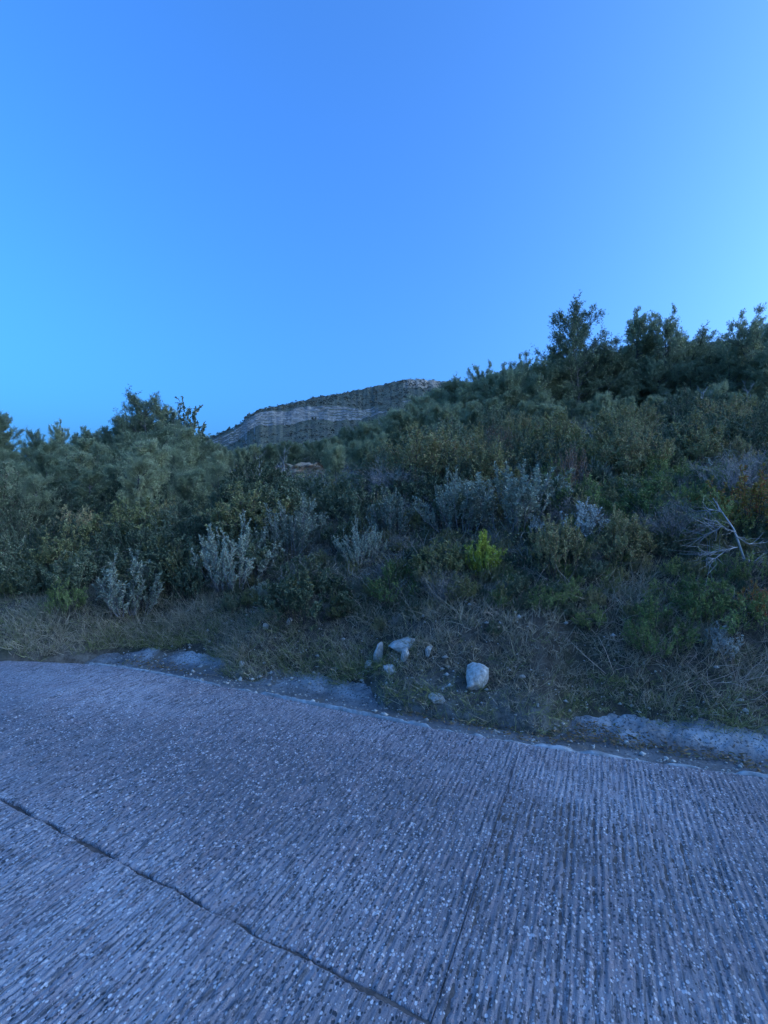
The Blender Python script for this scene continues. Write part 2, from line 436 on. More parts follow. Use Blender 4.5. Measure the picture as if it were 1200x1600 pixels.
def graded(a, b, f0, f1, step, grow=1.05, cap=.25):
    """steps from a to b, fine between f0 and f1"""
    mid = list(np.arange(max(a, f0), min(b, f1), step)) or [max(a, min(b, f0))]
    x, h = mid[-1], step
    while x < b: h = min(h * grow, cap); x += h; mid.append(min(x, b))
    x, h = mid[0], step
    while x > a: h = min(h * grow, cap); x -= h; mid.insert(0, max(x, a))
    if mid[-1] < b: mid.append(b)
    return np.array(mid)
def slab(tt, s_lo, s_hi, vv, lift=0.0, rag_lo=0, rag_hi=0, label=None):
    T, V = np.meshgrid(tt, vv, indexing='ij')
    lo = s_lo(tt) + rag_lo * fbm(tt * 7, tt * 0, seed=61, oct=4); hi = s_hi(tt) + rag_hi * fbm(tt * 6, tt * 0, seed=62, oct=4)
    S = lo[:, None] + (hi - lo)[:, None] * V
    Z = road_z(T, S) + lift
    Z[:, 0] -= .006 ; Z[:, -1] -= .006
    P = np.stack([T, S, Z], -1)
    P = np.concatenate([P[:, :1] * [1, 1, 1] - [0, 0, .13], P, P[:, -1:] - [0, 0, .13]], 1)
    P = np.concatenate([P[:1] - [0, 0, .13], P, P[-1:] - [0, 0, .13]], 0)
    me = mesh_from('concrete_slab', P, None, grid_quads(P.shape[0], P.shape[1]), [M_CONC], True)
    o = obj('concrete_slab', me, ROAD)
    if label: o['label'] = label
    return o
def build_road():
    global ROAD
    tt = np.linspace(-14, 11, 120); vv = np.linspace(0, 1, 8)
    T, V = np.meshgrid(tt, vv, indexing='ij'); K = kerb(tt)[:, None]
    S = K - 5.5 + 5.52 * V
    ROAD = obj('road', mesh_from('road', np.stack([T, S, np.full_like(T, -.011)], -1), None, grid_quads(120, 8), [M_DIRT]))
    ROAD.rotation_euler = (0, 0, -AL)
    tag(ROAD, kind='structure', label='concrete mountain road brushed with grooves across it')
    vi = 1 - graded(0, 1, .0, 1, .0064)[::-1]
    slab(graded(-14, -.482, -4.3, -.482, .0058), lambda t: joint(t) + .003 + .012 * sstep(-.4, .6, vnoise(t * 1.9, t * 0, seed=66)), lambda t: kerb(t), vi, 0, .013, .003)
    slab(graded(-.478, 11, -.478, 2.3, .0058), lambda t: joint(t) + .008, lambda t: kerb(t), vi, -.002, .011, .006)
    vo = 1 - graded(0, 1, 0, .24, .0029, 1.08, .08)[::-1]
    slab(graded(-14, 11, -4.2, -.2, .0058), lambda t: kerb(t) - 5.5, lambda t: joint(t) - .003, vo, .004, 0, .008)
build_road()

# worn pale lip along the slab edge, the gutter beside it
M_LIP = plain_mat('worn_edge_concrete', (.24, .23, .22), (.52, .50, .48), 14, .8, .006)
def gutter_mat():
    m, n, bs, out = new_mat('gutter_concrete')
    tc = nd(n, 'ShaderNodeTexCoord'); P = tc.outputs['Object']
    n1 = noise_tex(n, 3.2, 6, .65, P); n2 = noise_tex(n, 55, 3, .7, P); n3 = noise_tex(n, 2.3, 5, .65, P, .6)
    av = nd(n, 'ShaderNodeAttribute', attribute_name='apron')
    low = mixc(n, ramp(n, n1.outputs[0], .35, .7), (.12, .115, .11), (.24, .235, .23))
    hi = mixc(n, ramp(n, n1.outputs[0], .35, .7), (.19, .18, .175), (.46, .45, .44))
    col = mixc(n, av.outputs['Fac'], low, hi)
    col = mixc(n, ramp(n, n2.outputs[0], .54, .62), col, (.06, .058, .055))
    col = mixc(n, ramp(n, n3.outputs[0], .54, .66), col, (.16, .13, .10))
    n.links.new(col, bs.inputs['Base Color']); bs.inputs['Roughness'].default_value = .8
    bp = nd(n, 'ShaderNodeBump', {'Strength': .9, 'Distance': .012, 'Height': n2.outputs[0]})
    n.links.new(bp.outputs[0], bs.inputs['Normal'])
    return m
def build_gutter():
    tt = np.arange(-5.35, 7, .02); uu = np.concatenate([np.linspace(.0, .34, 14), np.linspace(.355, .95, 38)])
    T, U = np.meshgrid(tt, uu, indexing='ij')
    wid = 1 + .10 * vnoise(T * .9, T * 0, seed=72)
    prof = np.interp(U / wid, [0, .03, .10, .30, .38, .55, .72, .95], [-.03, -.04, -.055, -.07, -.06, .0, .04, .0])
    x, y = xy(T, kerb(T) + U)
    rough = sstep(.3, .45, U)
    z = prof + rough * (.020 * fbm(T * 4, U * 5, seed=73, oct=4) + .012 * vnoise(T * 40, U * 40, seed=74)) + (1 - rough) * .006 * fbm(T * 3, U * 8, seed=75)
    z = z - .07 * sstep(-4.6, -5.35, T) + .03 * sstep(-.2, .6, T) * rough * sstep(.95, .6, U) - .05 * cover(T) * rough
    me = mesh_from('gutter', np.stack([x, y, z], -1), None, grid_quads(len(tt), len(uu)), [gutter_mat()], True)
    a = me.attributes.new('apron', 'FLOAT', 'POINT'); a.data.foreach_set('value', sstep(.34, .5, U + .06 * vnoise(T * 5, U * 5, seed=76)).ravel().astype(np.float32))
    tag(obj('gutter', me), kind='structure', label='rough concrete gutter with a pale crumbling apron beside the road')
    # lip
    tt = np.arange(-4.9, 7.5, .012); uu = np.array([-.5, -.42, -.2, 0, .2, .42, .5])
    T, U = np.meshgrid(tt, uu, indexing='ij')
    w = (.020 + .026 * sstep(-1.0, -.5, T) * sstep(.5, .1, T)) * (1 + .35 * fbm(T * 5.1, T * 0, seed=81, oct=4)) * (.6 + .4 * sstep(-.3, .25, vnoise(T * .8 + 3, T * 0, seed=82)))
    gap = .55 + .45 * sstep(-.9, -.55, vnoise(T * 1.7, T * 0, seed=83) + .3 * vnoise(T * 9, T * 0, seed=85))
    zz = .019 * gap * np.interp(U, [-.5, -.42, 0, .42, .5], [-3.0, .5, 1, .6, -4.0]) + .007 * vnoise(T * 30, U * 5, seed=84) - .012 * (1 - gap) * 3
    me = mesh_from('edge_strip', np.stack([T, kerb(T) + .005 + U * w, zz], -1), None, grid_quads(len(tt), len(uu)), [M_LIP], True)
    o = obj('edge_strip', me, ROAD); o['label'] = 'worn pale strip along the edge of the slabs'
build_gutter()

# ------------------------------------------------------------------ plant materials
M_BARK = plain_mat('pine_bark', (.10, .085, .07), (.24, .21, .19), 9, .95, .02)
M_TWIG = plain_mat('grey_twig', (.16, .14, .13), (.34, .31, .30), 12, .95)
M_DEAD = plain_mat('bleached_wood', (.22, .205, .19), (.42, .40, .38), 7, .9)
M_STEM = plain_mat('brown_stem', (.07, .055, .045), (.15, .12, .10), 10, .95)
M_PINE = leaf_mat('pine_needles', (0.15, 0.18, 0.095), (0.24, 0.27, 0.145), (0.27, 0.27, 0.16), trans=.32)
M_PINE2 = leaf_mat('young_pine_needles', (0.155, 0.185, 0.095), (0.25, 0.28, 0.15), (0.28, 0.27, 0.17), trans=.32)
M_OAK = leaf_mat('dark_evergreen_leaves', (0.085, 0.115, 0.062), (0.135, 0.16, 0.088), (0.18, 0.17, 0.1))
M_OLIVE = leaf_mat('olive_green_leaves', (0.16, 0.16, 0.065), (0.24, 0.23, 0.095), (0.24, 0.17, 0.08))
M_SILVER = leaf_mat('silver_leaves', (0.165, 0.2, 0.135), (0.265, 0.295, 0.22), (0.16, 0.145, 0.1))
M_WHITE = leaf_mat('pale_woolly_leaves', (0.22, 0.25, 0.22), (0.36, 0.39, 0.36), (0.16, 0.18, 0.13))
M_RUST = leaf_mat('rust_brown_leaves', (.11, .075, .04), (.22, .14, .07), (.13, .13, .06))
M_GOLD = leaf_mat('yellowing_leaves', (.14, .12, .025), (.26, .19, .05), (.30, .10, .04))
M_LIME = leaf_mat('yellow_green_needles', (0.44, 0.4, 0.05), (0.58, 0.52, 0.11), (0.3, 0.23, 0.08), trans=.25)
M_GREEN = leaf_mat('fresh_green_leaves', (0.09, 0.13, 0.035), (0.19, 0.24, 0.075), (0.22, 0.2, 0.08))
M_HAY = leaf_mat('dry_grass_blades', (0.22, 0.175, 0.115), (0.36, 0.31, 0.225), (0.14, 0.14, 0.07), trans=.15)
M_HAYG = leaf_mat('green_grass_blades', (.09, .11, .035), (.19, .20, .075), (.28, .25, .16), trans=.15)
M_FAR = leaf_mat('far_scrub', (.05, .052, .036), (.10, .098, .068), None, trans=.1)
M_BRUSH = leaf_mat('dry_brush_twigs', (0.16, 0.14, 0.11), (0.31, 0.28, 0.235), (0.1, 0.09, 0.07), trans=0.0)

def unit(v): return v / (np.linalg.norm(v, axis=-1, keepdims=True) + 1e-9)
def rdir(r, n, up=0.0):
    v = r.normal(size=(n, 3)); v = unit(v); v[:, 2] += up
    return unit(v)

# ------------------------------------------------------------------ plant prototypes (each a pair of meshes: wood, leaves)
def pine_proto(seed, H=6.5, W=1.7, base=.28, mat=M_PINE, tufts=2600, needles=9, bushy=.5, nl=.14, lean=.05, dead=6):
    r = np.random.default_rng(seed)
    stem, wood, leaf = Acc(), Acc(), Acc()
    n = 14; hz = np.linspace(0, 1, n)
    tr = np.stack([lean * H * hz ** 1.5 + .05 * np.cumsum(r.normal(size=n)) * .3, .05 * np.cumsum(r.normal(size=n)) * .3, hz * H * .95], 1)
    tr -= tr[0]
    stem.tube(tr, .018 * H * (1 - hz) ** .8 + .012, 7)
    tips = []
    nb = int(14 + H * 5)
    for i in range(nb):
        h = base + (1 - base) * (i + r.random()) / nb
        h = min(h, .97)
        o = np.array([np.interp(h, hz, tr[:, k]) for k in range(3)])
        w = (h - base) / (1 - base)
        L = W * (np.sin(np.pi * (.20 + .68 * w)) ** .75) * r.uniform(.55, 1.15)
        az = i * 2.4 + r.normal() * .5
        el = .10 + .75 * w + r.normal() * .15
        d = np.array([np.cos(az) * np.cos(el), np.sin(az) * np.cos(el), np.sin(el)])
        m = 7; q = np.linspace(0, 1, m)[:, None]
        pts = o + d * L * q + np.array([0, 0, 1.0]) * L * .28 * q ** 2 + np.cumsum(r.normal(size=(m, 3)) * .025 * L, 0)
        wood.tube(pts, .0055 * H * (1 - q[:, 0] * .85) * (.5 + .5 * L / W), 4)
        ns = max(6, int(27 * L / W))
        for j in range(ns):
            f = r.uniform(.3, 1.0)
            p0 = np.array([np.interp(f, q[:, 0], pts[:, k]) for k in range(3)])
            dd = unit(d * .8 + r.normal(size=3) * .9 + [0, 0, .3])
            l2 = L * r.uniform(.14, .42) * (1.15 - .45 * f)
            p1 = p0 + dd * l2 * .55; p2 = p0 + dd * l2 + [0, 0, l2 * .25]
            wood.tube(np.array([p0, p1, p2]), [.012, .008, .004], 3)
            tips.append((p0, p1, p2))
        tips.append((pts[-3], pts[-2], pts[-1]))
    for j in range(10):                                                   # leader shoots
        p0 = tr[-1] - [0, 0, r.uniform(0, .14) * H]; dd = unit(np.array([r.normal() * .35, r.normal() * .35, 1]))
        tips.append((p0, p0 + dd * .2, p0 + dd * r.uniform(.3, .55)))
        wood.tube(np.array([p0, p0 + dd * .3]), [.01, .004], 3)
    per = max(1, int(tufts / len(tips)))
    P, D = [], []
    for (a, b, c) in tips:
        f = r.beta(1.4, 1.0, per)[:, None]
        p = a * (1 - f) ** 2 + 2 * b * f * (1 - f) + c * f * f + r.normal(size=(per, 3)) * .055 * (1 + .6 * bushy)
        P.append(p); D.append(np.repeat(unit((c - a) + np.array([0, 0, .35]) * np.linalg.norm(c - a))[None], per, 0))
    P = np.concatenate(P); D = np.concatenate(D)
    P = np.repeat(P, needles, 0); D = np.repeat(D, needles, 0)
    D = unit(D * .8 + unit(r.normal(size=D.shape)) * (.55 + .3 * bushy) + [0, 0, .25])
    ax_ = np.stack([np.interp(P[:, 2], tr[:, 2], tr[:, 0]), np.interp(P[:, 2], tr[:, 2], tr[:, 1]), P[:, 2] - .25 * W], 1)
    leaf.needles(P, D, r.uniform(.65, 1.2, len(P)) * nl, .0185, r, unit(unit(P - ax_) + [0, 0, .35]))
    for j in range(dead):                                                 # bare lower branches
        h = r.uniform(.08, base + .05); o = np.array([np.interp(h, hz, tr[:, k]) for k in range(3)])
        az = r.uniform(0, 6.28); d = np.array([np.cos(az), np.sin(az), r.uniform(-.1, .3)]); L = r.uniform(.3, .8) * W * .7
        wood.tube(np.array([o, o + d * L * .5, o + d * L + [0, 0, -.05]]), [.014, .009, .004], 3)
    return stem.mesh('trunk', [M_BARK], True), leaf.mesh('crown', [mat]), wood.mesh('limbs', [M_BARK], True)

def shrub_proto(seed, H=1.0, W=1.1, stems=34, twigs=9, lpt=26, ll=.035, lw=.013, mat=M_OAK, wood=M_STEM, upright=.5, twl=.26, fan=.6, spire=False):
    r = np.random.default_rng(seed)
    wd, lf = Acc(), Acc()
    P, D = [], []
    for i in range(stems):
        az = r.uniform(0, 6.283); sp = np.sqrt(r.random())
        top = np.array([np.cos(az) * W * .5 * sp, np.sin(az) * W * .5 * sp, H * np.sqrt(max(.06, 1 - sp * sp * (1 - upright * .28))) * r.uniform(.72, 1.08)])
        b0 = np.array([np.cos(az), np.sin(az), 0]) * W * .27 * sp
        mid = b0 * .5 + top * .5 + np.array([np.cos(az), np.sin(az), 0]) * W * .10 * sp * (1 - upright) + r.normal(size=3) * .04 * H
        q = np.linspace(0, 1, 7)[:, None]
        pts = b0 * (1 - q) ** 2 + 2 * mid * q * (1 - q) + top * q * q + np.cumsum(r.normal(size=(7, 3)) * .012 * H, 0)
        wd.tube(pts, .008 * H * (1.15 - q[:, 0]), 3)
        ax = unit(top - mid)
        for j in range(twigs):
            f = r.beta(1.7, 1.0) if not spire else r.uniform(.0, 1.0)
            p0 = np.array([np.interp(f, q[:, 0], pts[:, k]) for k in range(3)])
            d = unit(ax * (.5 + upright) + r.normal(size=3) * (.65 if not spire else .33) + np.array([0, 0, .25 + .5 * upright]))
            L = twl * H * r.uniform(.4, 1.3) * (1.1 - .45 * f)
            p1 = p0 + d * L
            wd.tube(np.array([p0, p1]), [.0026 * H + .001, .001], 3)
            k = max(4, int(lpt * r.uniform(.6, 1.3)))
            g = (r.beta(1.8, 1.0, k) * 1.05)[:, None]
            P.append(p0 + (p1 - p0) * g); D.append(unit(d + unit(r.normal(size=(k, 3))) * (.5 + fan)))
    P = np.concatenate(P); D = np.concatenate(D)
    fc = unit((P - [0, 0, .35 * H]) / [W * .5, W * .5, H * .6]) + [0, 0, .45]
    lf.leaves(P, D, r.uniform(.6, 1.25, len(P)) * ll, r.uniform(.7, 1.2, len(P)) * lw, r, .25, unit(fc))
    return wd.mesh('stems', [wood], True), lf.mesh('foliage', [mat])

def twig_proto(seed, H=1.0, W=1.3, n=46, mat=M_BRUSH):
    """leafless tangled brush"""
    r = np.random.default_rng(seed); a = Acc(); fine = Acc()
    for i in range(n):
        az = r.uniform(0, 6.283); sp = np.sqrt(r.random())
        top = np.array([np.cos(az) * W * .5 * sp, np.sin(az) * W * .5 * sp, H * r.uniform(.55, 1.05) * np.sqrt(1.05 - sp * sp * .7)])
        q = np.linspace(0, 1, 6)[:, None]
        pts = top * q + np.array([0, 0, .12 * H]) * np.sin(q * 3.14) + np.cumsum(r.normal(size=(6, 3)) * .025 * H, 0)
        a.tube(pts, .006 * H * (1.2 - q[:, 0]), 3)
        for j in range(13):
            f = r.uniform(.3, 1); p0 = np.array([np.interp(f, q[:, 0], pts[:, k]) for k in range(3)])
            d = unit(unit(top) + r.normal(size=3) * .7 + [0, 0, .3]); L = .28 * H * r.uniform(.4, 1.1)
            p1 = p0 + d * L
            fine.needles(np.repeat(p0[None], 1, 0), d[None], L, .004, r)
            g = r.uniform(.2, 1, 5)[:, None]
            fine.needles(p0 + d * L * g, unit(d + r.normal(size=(5, 3)) * .6), .12 * H * r.uniform(.5, 1.2, 5), .003, r)
    return a.mesh('stems', [M_TWIG], True), fine.mesh('twigs', [mat])

def snag_proto(seed, H=3.0, lean=.1):
    """bleached dead sapling"""
    r = np.random.default_rng(seed); a = Acc(); b = Acc()
    q = np.linspace(0, 1, 9)[:, None]
    tr = np.array([lean * H, .02 * H, H]) * q + np.cumsum(r.normal(size=(9, 3)) * [.03, .03, .004] * H * .6, 0); tr -= tr[0]
    a.tube(tr, .017 * H * (1.1 - q[:, 0]) + .004, 5)
    for i in range(12):
        f = r.uniform(.3, .97); p0 = np.array([np.interp(f, q[:, 0], tr[:, k]) for k in range(3)])
        az = r.uniform(0, 6.28); d = unit(np.array([np.cos(az), np.sin(az), r.uniform(.4, 1.4)])); L = H * r.uniform(.12, .3)
        p1 = p0 + d * L * .5; p2 = p0 + d * L + [0, 0, .05 * H] + r.normal(size=3) * .03 * H
        b.tube(np.array([p0, p1, p2]), [.008 * H, .006 * H, .003 * H], 3)
        for j in range(3):
            e = p1 + (p2 - p1) * r.random(); dd = unit(d + r.normal(size=3) * .6)
            b.tube(np.array([e, e + dd * L * .35]), [.004 * H, .002 * H], 3)
    return a.mesh('trunk', [M_DEAD], True), b.mesh('branches', [M_DEAD], True)

PINES = [pine_proto(100 + i, H=6.5 + .5 * (i % 3), W=[2.1, 1.7, 2.4, 1.9][i], base=[.16, .2, .13, .14][i], tufts=15000, needles=7, nl=.14, lean=[.04, -.03, .06, 0][i]) for i in range(3)]
YOUNG = [pine_proto(120 + i, H=3.6, W=[1.25, 1.0, 1.4, 1.15][i], base=.10, mat=M_PINE2, tufts=8500, needles=7, bushy=.9, nl=.12, lean=.03 * (i - 1), dead=3) for i in range(3)]
OAKS = [shrub_proto(140 + i, H=1.0, W=[1.2, 1.5, 1.05][i], stems=34, twigs=12, lpt=34, ll=.045, lw=.028, mat=M_OAK, twl=.2) for i in range(3)]
OAKF = [shrub_proto(144 + i, H=1.0, W=[1.25, 1.5][i], stems=44, twigs=13, lpt=36, ll=.028, lw=.018, mat=M_OAK, twl=.17) for i in range(2)]
OLIV = [shrub_proto(150 + i, H=1.0, W=1.15, stems=34, twigs=11, lpt=30, ll=.05, lw=.018, mat=M_OLIVE, upright=.6) for i in range(3)]
SILV = [shrub_proto(160 + i, H=1.0, W=[1.2, 1.4, 1.05][i], stems=40, twigs=10, lpt=28, ll=.05, lw=.019, mat=M_SILVER, wood=M_TWIG, upright=.75, spire=True, twl=.28, fan=.4) for i in range(3)]
WHIT = [shrub_proto(170 + i, H=1.0, W=1.2, stems=30, twigs=7, lpt=22, ll=.055, lw=.028, mat=M_WHITE, wood=M_TWIG, upright=.7, twl=.25) for i in range(2)]
RUST = [shrub_proto(176, H=1.0, W=1.0, stems=34, twigs=9, lpt=18, ll=.04, lw=.014, mat=M_RUST, wood=M_TWIG, upright=.8)]
GOLD = [shrub_proto(180, H=1.0, W=1.5, stems=36, twigs=9, lpt=22, ll=.05, lw=.024, mat=M_GOLD, upright=.6)]
GREEN = [shrub_proto(184 + i, H=1.0, W=1.4, stems=36, twigs=9, lpt=24, ll=.05, lw=.016, mat=M_GREEN, upright=.7) for i in range(2)]
LIME = [shrub_proto(190, H=1.0, W=.74, stems=40, twigs=12, lpt=34, ll=.06, lw=.016, mat=M_LIME, upright=.9, twl=.24, spire=True, fan=.5)]
LEAFY = [shrub_proto(195, H=1.0, W=.62, stems=22, twigs=16, lpt=18, ll=.03, lw=.022, mat=M_OAK, wood=M_BARK, upright=.4, twl=.2)]
BRUSH = [twig_proto(200 + i) for i in range(3)]
SNAG = [snag_proto(210 + i) for i in range(3)]

TOPS = {}
def plant(name, cat, label, protos, idx, p, h, group=None, w=1.0, rot=None, parts=('stems', 'foliage'), tilt=0.0, sink=.03):
    root = bpy.data.objects.new(name, None); COL.objects.link(root)
    root.empty_display_size = .2
    root.location = (p[0], p[1], p[2] - sink)
    root.rotation_euler = (random.uniform(-1, 1) * tilt, random.uniform(-1, 1) * tilt, random.uniform(0, 6.283) if rot is None else rot)
    pr = protos[idx % len(protos)]
    if pr[1].name not in TOPS: TOPS[pr[1].name] = float(np.quantile(np.array([v.co.z for v in pr[1].vertices]), .9985))
    h = h / TOPS[pr[1].name]
    root.scale = (h * w, h * w, h)
    tag(root, label, cat, group)
    for nm, me in zip(parts, pr):
        o = bpy.data.objects.new(nm, me); COL.objects.link(o); o.parent = root
        if nm == 'trunk' and len(pr) > 2:
            q = bpy.data.objects.new('limbs', pr[2]); COL.objects.link(q); q.parent = o
    return root
def pine(label, p, h, idx=0, group=None, w=1.0, rot=None):
    return plant('pine_tree', 'pine tree', label, PINES, idx, p, h, group, w, rot, ('trunk', 'crown'), .02, .1)
def young(label, p, h, idx=0, group=None, w=1.0, rot=None):
    return plant('young_pine', 'pine tree', label, YOUNG, idx, p, h, group, w, rot, ('trunk', 'crown'), .03, .06)

# ---- pines one can tell apart on the skyline (pixel column, distance, height of the top in the picture)
def clear(px, d):
    """open ground before the two pines whose trunks show"""
    return 682 if d < 25.5 and (868 < px < 955 or 1018 < px < 1066) else 0
def top_h(px, d, ytop):
    g = at(px, d); return g, max(1.5, CAM[2] + (800 - ytop) / F * d - g[2])
SKY = [
    (868, 27, 545, 1, .9, 'lower pine leaning against the left side of the broad airy pine'),
    (948, 27, 532, 0, .9, 'rounded pine filling the gap right behind the broad airy pine'),
    (1016, 29, 526, 2, .8, 'pine crown between the pointed dark pine and the slender pine'),
    (1072, 29, 530, 1, .9, 'rounded pine crown just right of the slender pine'),
    (1132, 27, 524, 0, 1.0, 'broad dark pine crown left of the small-topped pine near the right edge'),
    (208, 25, 634, 0, .9, 'pine crowding the left side of the tallest pine on the left skyline'),
    (258, 25, 630, 1, .9, 'pine crowding the right side of the tallest pine on the left skyline'),
    (150, 26, 668, 2, .8, 'low spreading pine left of the rounded pine on the left skyline'),
    (790, 34, 570, 1, .9, 'pointed pine between the twin-topped pine and the bushy little one'),
    (720, 38, 590, 2, .9, 'low pine crown on the skyline nearest the mountain peak'),
    (905, 26, 476, 2, .95, 'tall broad pine with an airy crown at the left end of the right-hand group'),
    (992, 28, 488, 1, .75, 'tall dark pine just right of the broad airy one, pointed top against the sky'),
    (1040, 27, 480, 3, .6, 'slender pine with a narrow rounded top and a visible pale lower trunk'),
    (1163, 25, 480, 0, .65, 'pine with a small tuft of a top near the right edge of the picture'),
    (1100, 28, 517, 2, 1.1, 'low flat-topped pine between the slender pine and the right edge'),
    (1212, 23, 492, 1, .9, 'dark pine cut off by the right edge of the picture'),
    (815, 31, 550, 0, .65, 'small twin-topped pine on the skyline left of the broad airy pine'),
    (757, 35, 566, 3, .7, 'bushy little pine on the skyline right of the mountain peak'),
    (232, 24, 612, 2, .95, 'broad pine rising highest on the left skyline'),
    (290, 23, 622, 9, .8, 'leafy tree with an open round crown right of the tallest left pine'),
    (180, 25, 652, 0, .8, 'rounded pine left of the tallest pine on the left skyline'),
    (96, 27, 654, 3, .5, 'thin spiky young pine on the left skyline'),
    (4, 24, 638, 1, .7, 'narrow pine at the left edge of the picture'),
    (128, 27, 664, 0, .6, 'small open pine on the left skyline between the spiky one and the rounded one'),
    (55, 28, 668, 2, .6, 'very small pine top on the left skyline beside the edge pine'),
]
for px, d, yt, i, w, lab in SKY:
    g, h = top_h(px, d, yt)
    if i == 9: plant('broadleaf_tree', 'tree', lab, LEAFY, 0, g, h, None, 1.0, .4, ('trunk', 'crown'), 0, .1)
    else: pine(lab, g, h, i, None, w * 1.25, rot=i * 1.3)

GL = 'trees of the thicket on the left slope'
GR = 'pines of the wood on the right slope'
GM = 'young pale pines on the middle slope'
r_ = np.random.default_rng(77)
def jitter(px0, px1, d0, d1, n, seed):
    r = np.random.default_rng(seed); u = (np.arange(n) + r.random(n)) / n
    px = px0 + (px1 - px0) * ((np.arange(n) * .618034 + r.random(n) * .08) % 1)
    return [(px[i], d0 + (d1 - d0) * u[i]) for i in range(n)]
# left thicket
for k, (px, d) in enumerate(jitter(-60, 345, 9.5, 30, 58, 5)):
    yt = np.interp(px, [-60, 0, 60, 150, 230, 300, 345], [676, 674, 680, 668, 645, 660, 690]) + r_.uniform(0, 30) + max(0, 20 - d) * 4.5
    g, h = top_h(px, d, yt)
    (pine if k % 3 else young)('dark pine among the close thicket covering the left slope', g, min(h, 5.5), k, GL, r_.uniform(.9, 1.25))
for k, (px, d) in enumerate(jitter(320, 520, 24, 40, 22, 15)):
    yt = np.interp(px, [320, 400, 450, 520], [700, 690, 686, 680]) + r_.uniform(0, 28)
    g, h = top_h(px, d, yt)
    young('low dark pine below the mountain cliff in the middle distance', g, min(h, 4.5), k, 'low pines below the mountain', r_.uniform(1.0, 1.5))
# middle slope: pale young pines
for k, (px, d) in enumerate(jitter(520, 860, 17, 40, 60, 25)):
    yt = np.interp(px, [520, 580, 640, 700, 760, 860], [668, 648, 618, 596, 584, 560]) + r_.uniform(0, 55) * (1 if k % 3 else .2) + max(0, 24 - d) * 9
    g, h = top_h(px, d, yt)
    young('pale green young pine on the middle slope right of the mountain', g, min(h, 5.0), k, GM, r_.uniform(.95, 1.3))
# right wood
for k, (px, d) in enumerate(jitter(840, 1260, 18, 34, 64, 35)):
    yt = np.interp(px, [850, 900, 1000, 1100, 1260], [560, 548, 540, 528, 505]) + r_.uniform(0, 60) * (1 if k % 3 else .3) + max(0, 27 - d) * 11
    yt = max(yt, clear(px, d))
    g, h = top_h(px, d, yt)
    (pine if k % 2 else young)('dark pine within the close wood on the right slope', g, min(h, 7.0), k, GR, r_.uniform(.9, 1.2))

# ---- shrubs one can tell apart: kind, protos, column, base row (ground pixel), top row, width factor, label
def by_rows(px, ybase, ytop):
    g = hit(px, ybase); return g, max(.12, CAM[2] + (800 - ytop) / F * g[1] - g[2])
def bush(name, cat, protos, i, px, yb, yt, w, label, parts=('stems', 'foliage')):
    g, h = by_rows(px, yb, yt); return plant(name, cat, label, protos, i, g, h, None, w, None, parts, .06)
bush('juniper_seedling', 'shrub', LIME, 0, 757, 900, 826, 1.1, 'small bright yellow-green conifer shrub alone on the dry bank')
bush('silver_shrub', 'shrub', SILV, 1, 722, 830, 730, 1.25, 'upright silvery shrub, left one of the big pair above the yellow-green shrub')
bush('silver_shrub', 'shrub', SILV, 0, 808, 828, 716, 1.4, 'broad silvery grey shrub, right one of the big pair above the yellow-green shrub')
bush('silver_shrub', 'shrub', SILV, 2, 612, 838, 758, 1.25, 'low silvery shrub left of the big silvery pair')
bush('silver_shrub', 'shrub', SILV, 0, 458, 865, 772, 1.1, 'silvery blue shrub on the middle left of the slope below the bare earth cut')
bush('silver_shrub', 'shrub', SILV, 1, 368, 915, 800, .95, 'tall silver-green shrub with a pointed top on the left of the bank')
bush('silver_shrub', 'shrub', SILV, 2, 205, 955, 858, 1.35, 'grey-blue shrub low on the left bank near the road bend')
bush('silver_shrub', 'shrub', SILV, 1, 565, 880, 806, .9, 'loose grey shrub of thin upright shoots left of the yellow-green shrub')
bush('woolly_shrub', 'shrub', WHIT, 0, 912, 845, 774, .9, 'whitish woolly-leaved shrub right of the big silvery pair')
bush('woolly_shrub', 'shrub', WHIT, 1, 842, 850, 800, .7, 'small pale blue-grey woolly shrub right above the yellow-green shrub')
bush('woolly_shrub', 'shrub', WHIT, 0, 1130, 1025, 968, .9, 'pale-leaved sprig in the dark green growth low at the right')
bush('olive_shrub', 'shrub', OLIV, 0, 872, 900, 800, .8, 'olive-yellow shrub directly right of the yellow-green shrub')
bush('olive_shrub', 'shrub', OLIV, 1, 968, 880, 785, .9, 'olive-brown shrub behind the tangled dry stems right of centre')
bush('yellowing_shrub', 'shrub', GOLD, 0, 1165, 830, 722, 1.0, 'rounded shrub turning yellow and red at the right edge')
bush('yellowing_shrub', 'shrub', GOLD, 0, 1185, 965, 902, .8, 'small yellow-green shrub with a red tip at the lower right edge')
bush('rust_shrub', 'shrub', RUST, 0, 892, 775, 688, .8, 'rust-brown shrub with pale tips below the broad airy pine')
bush('evergreen_shrub', 'shrub', OAKS, 1, 478, 965, 868, 1.0, 'dense dark green shrub low on the bank left of centre')
bush('evergreen_shrub', 'shrub', GREEN, 0, 620, 940, 872, 1.0, 'blue-green shrub on the bank left of the yellow-green shrub')
bush('green_shrub', 'shrub', GREEN, 1, 104, 958, 900, .9, 'small rounded green shrub on the grass at far left')
bush('green_shrub', 'shrub', GREEN, 0, 1030, 1020, 930, 1.0, 'bright green shrub at the foot of the bank on the right')
bush('green_shrub', 'shrub', GREEN, 1, 1150, 985, 900, 1.2, 'dark green sprawling shrub below the fallen bare branch')
bush('bare_brush', 'shrub', BRUSH, 0, 1150, 790, 690, 1.4, 'purple-grey leafless brush at the right above the yellowing shrub', ('stems', 'twigs'))
bush('bare_brush', 'shrub', BRUSH, 1, 610, 790, 704, 1.4, 'purple-grey leafless brush right of the bare earth cut', ('stems', 'twigs'))
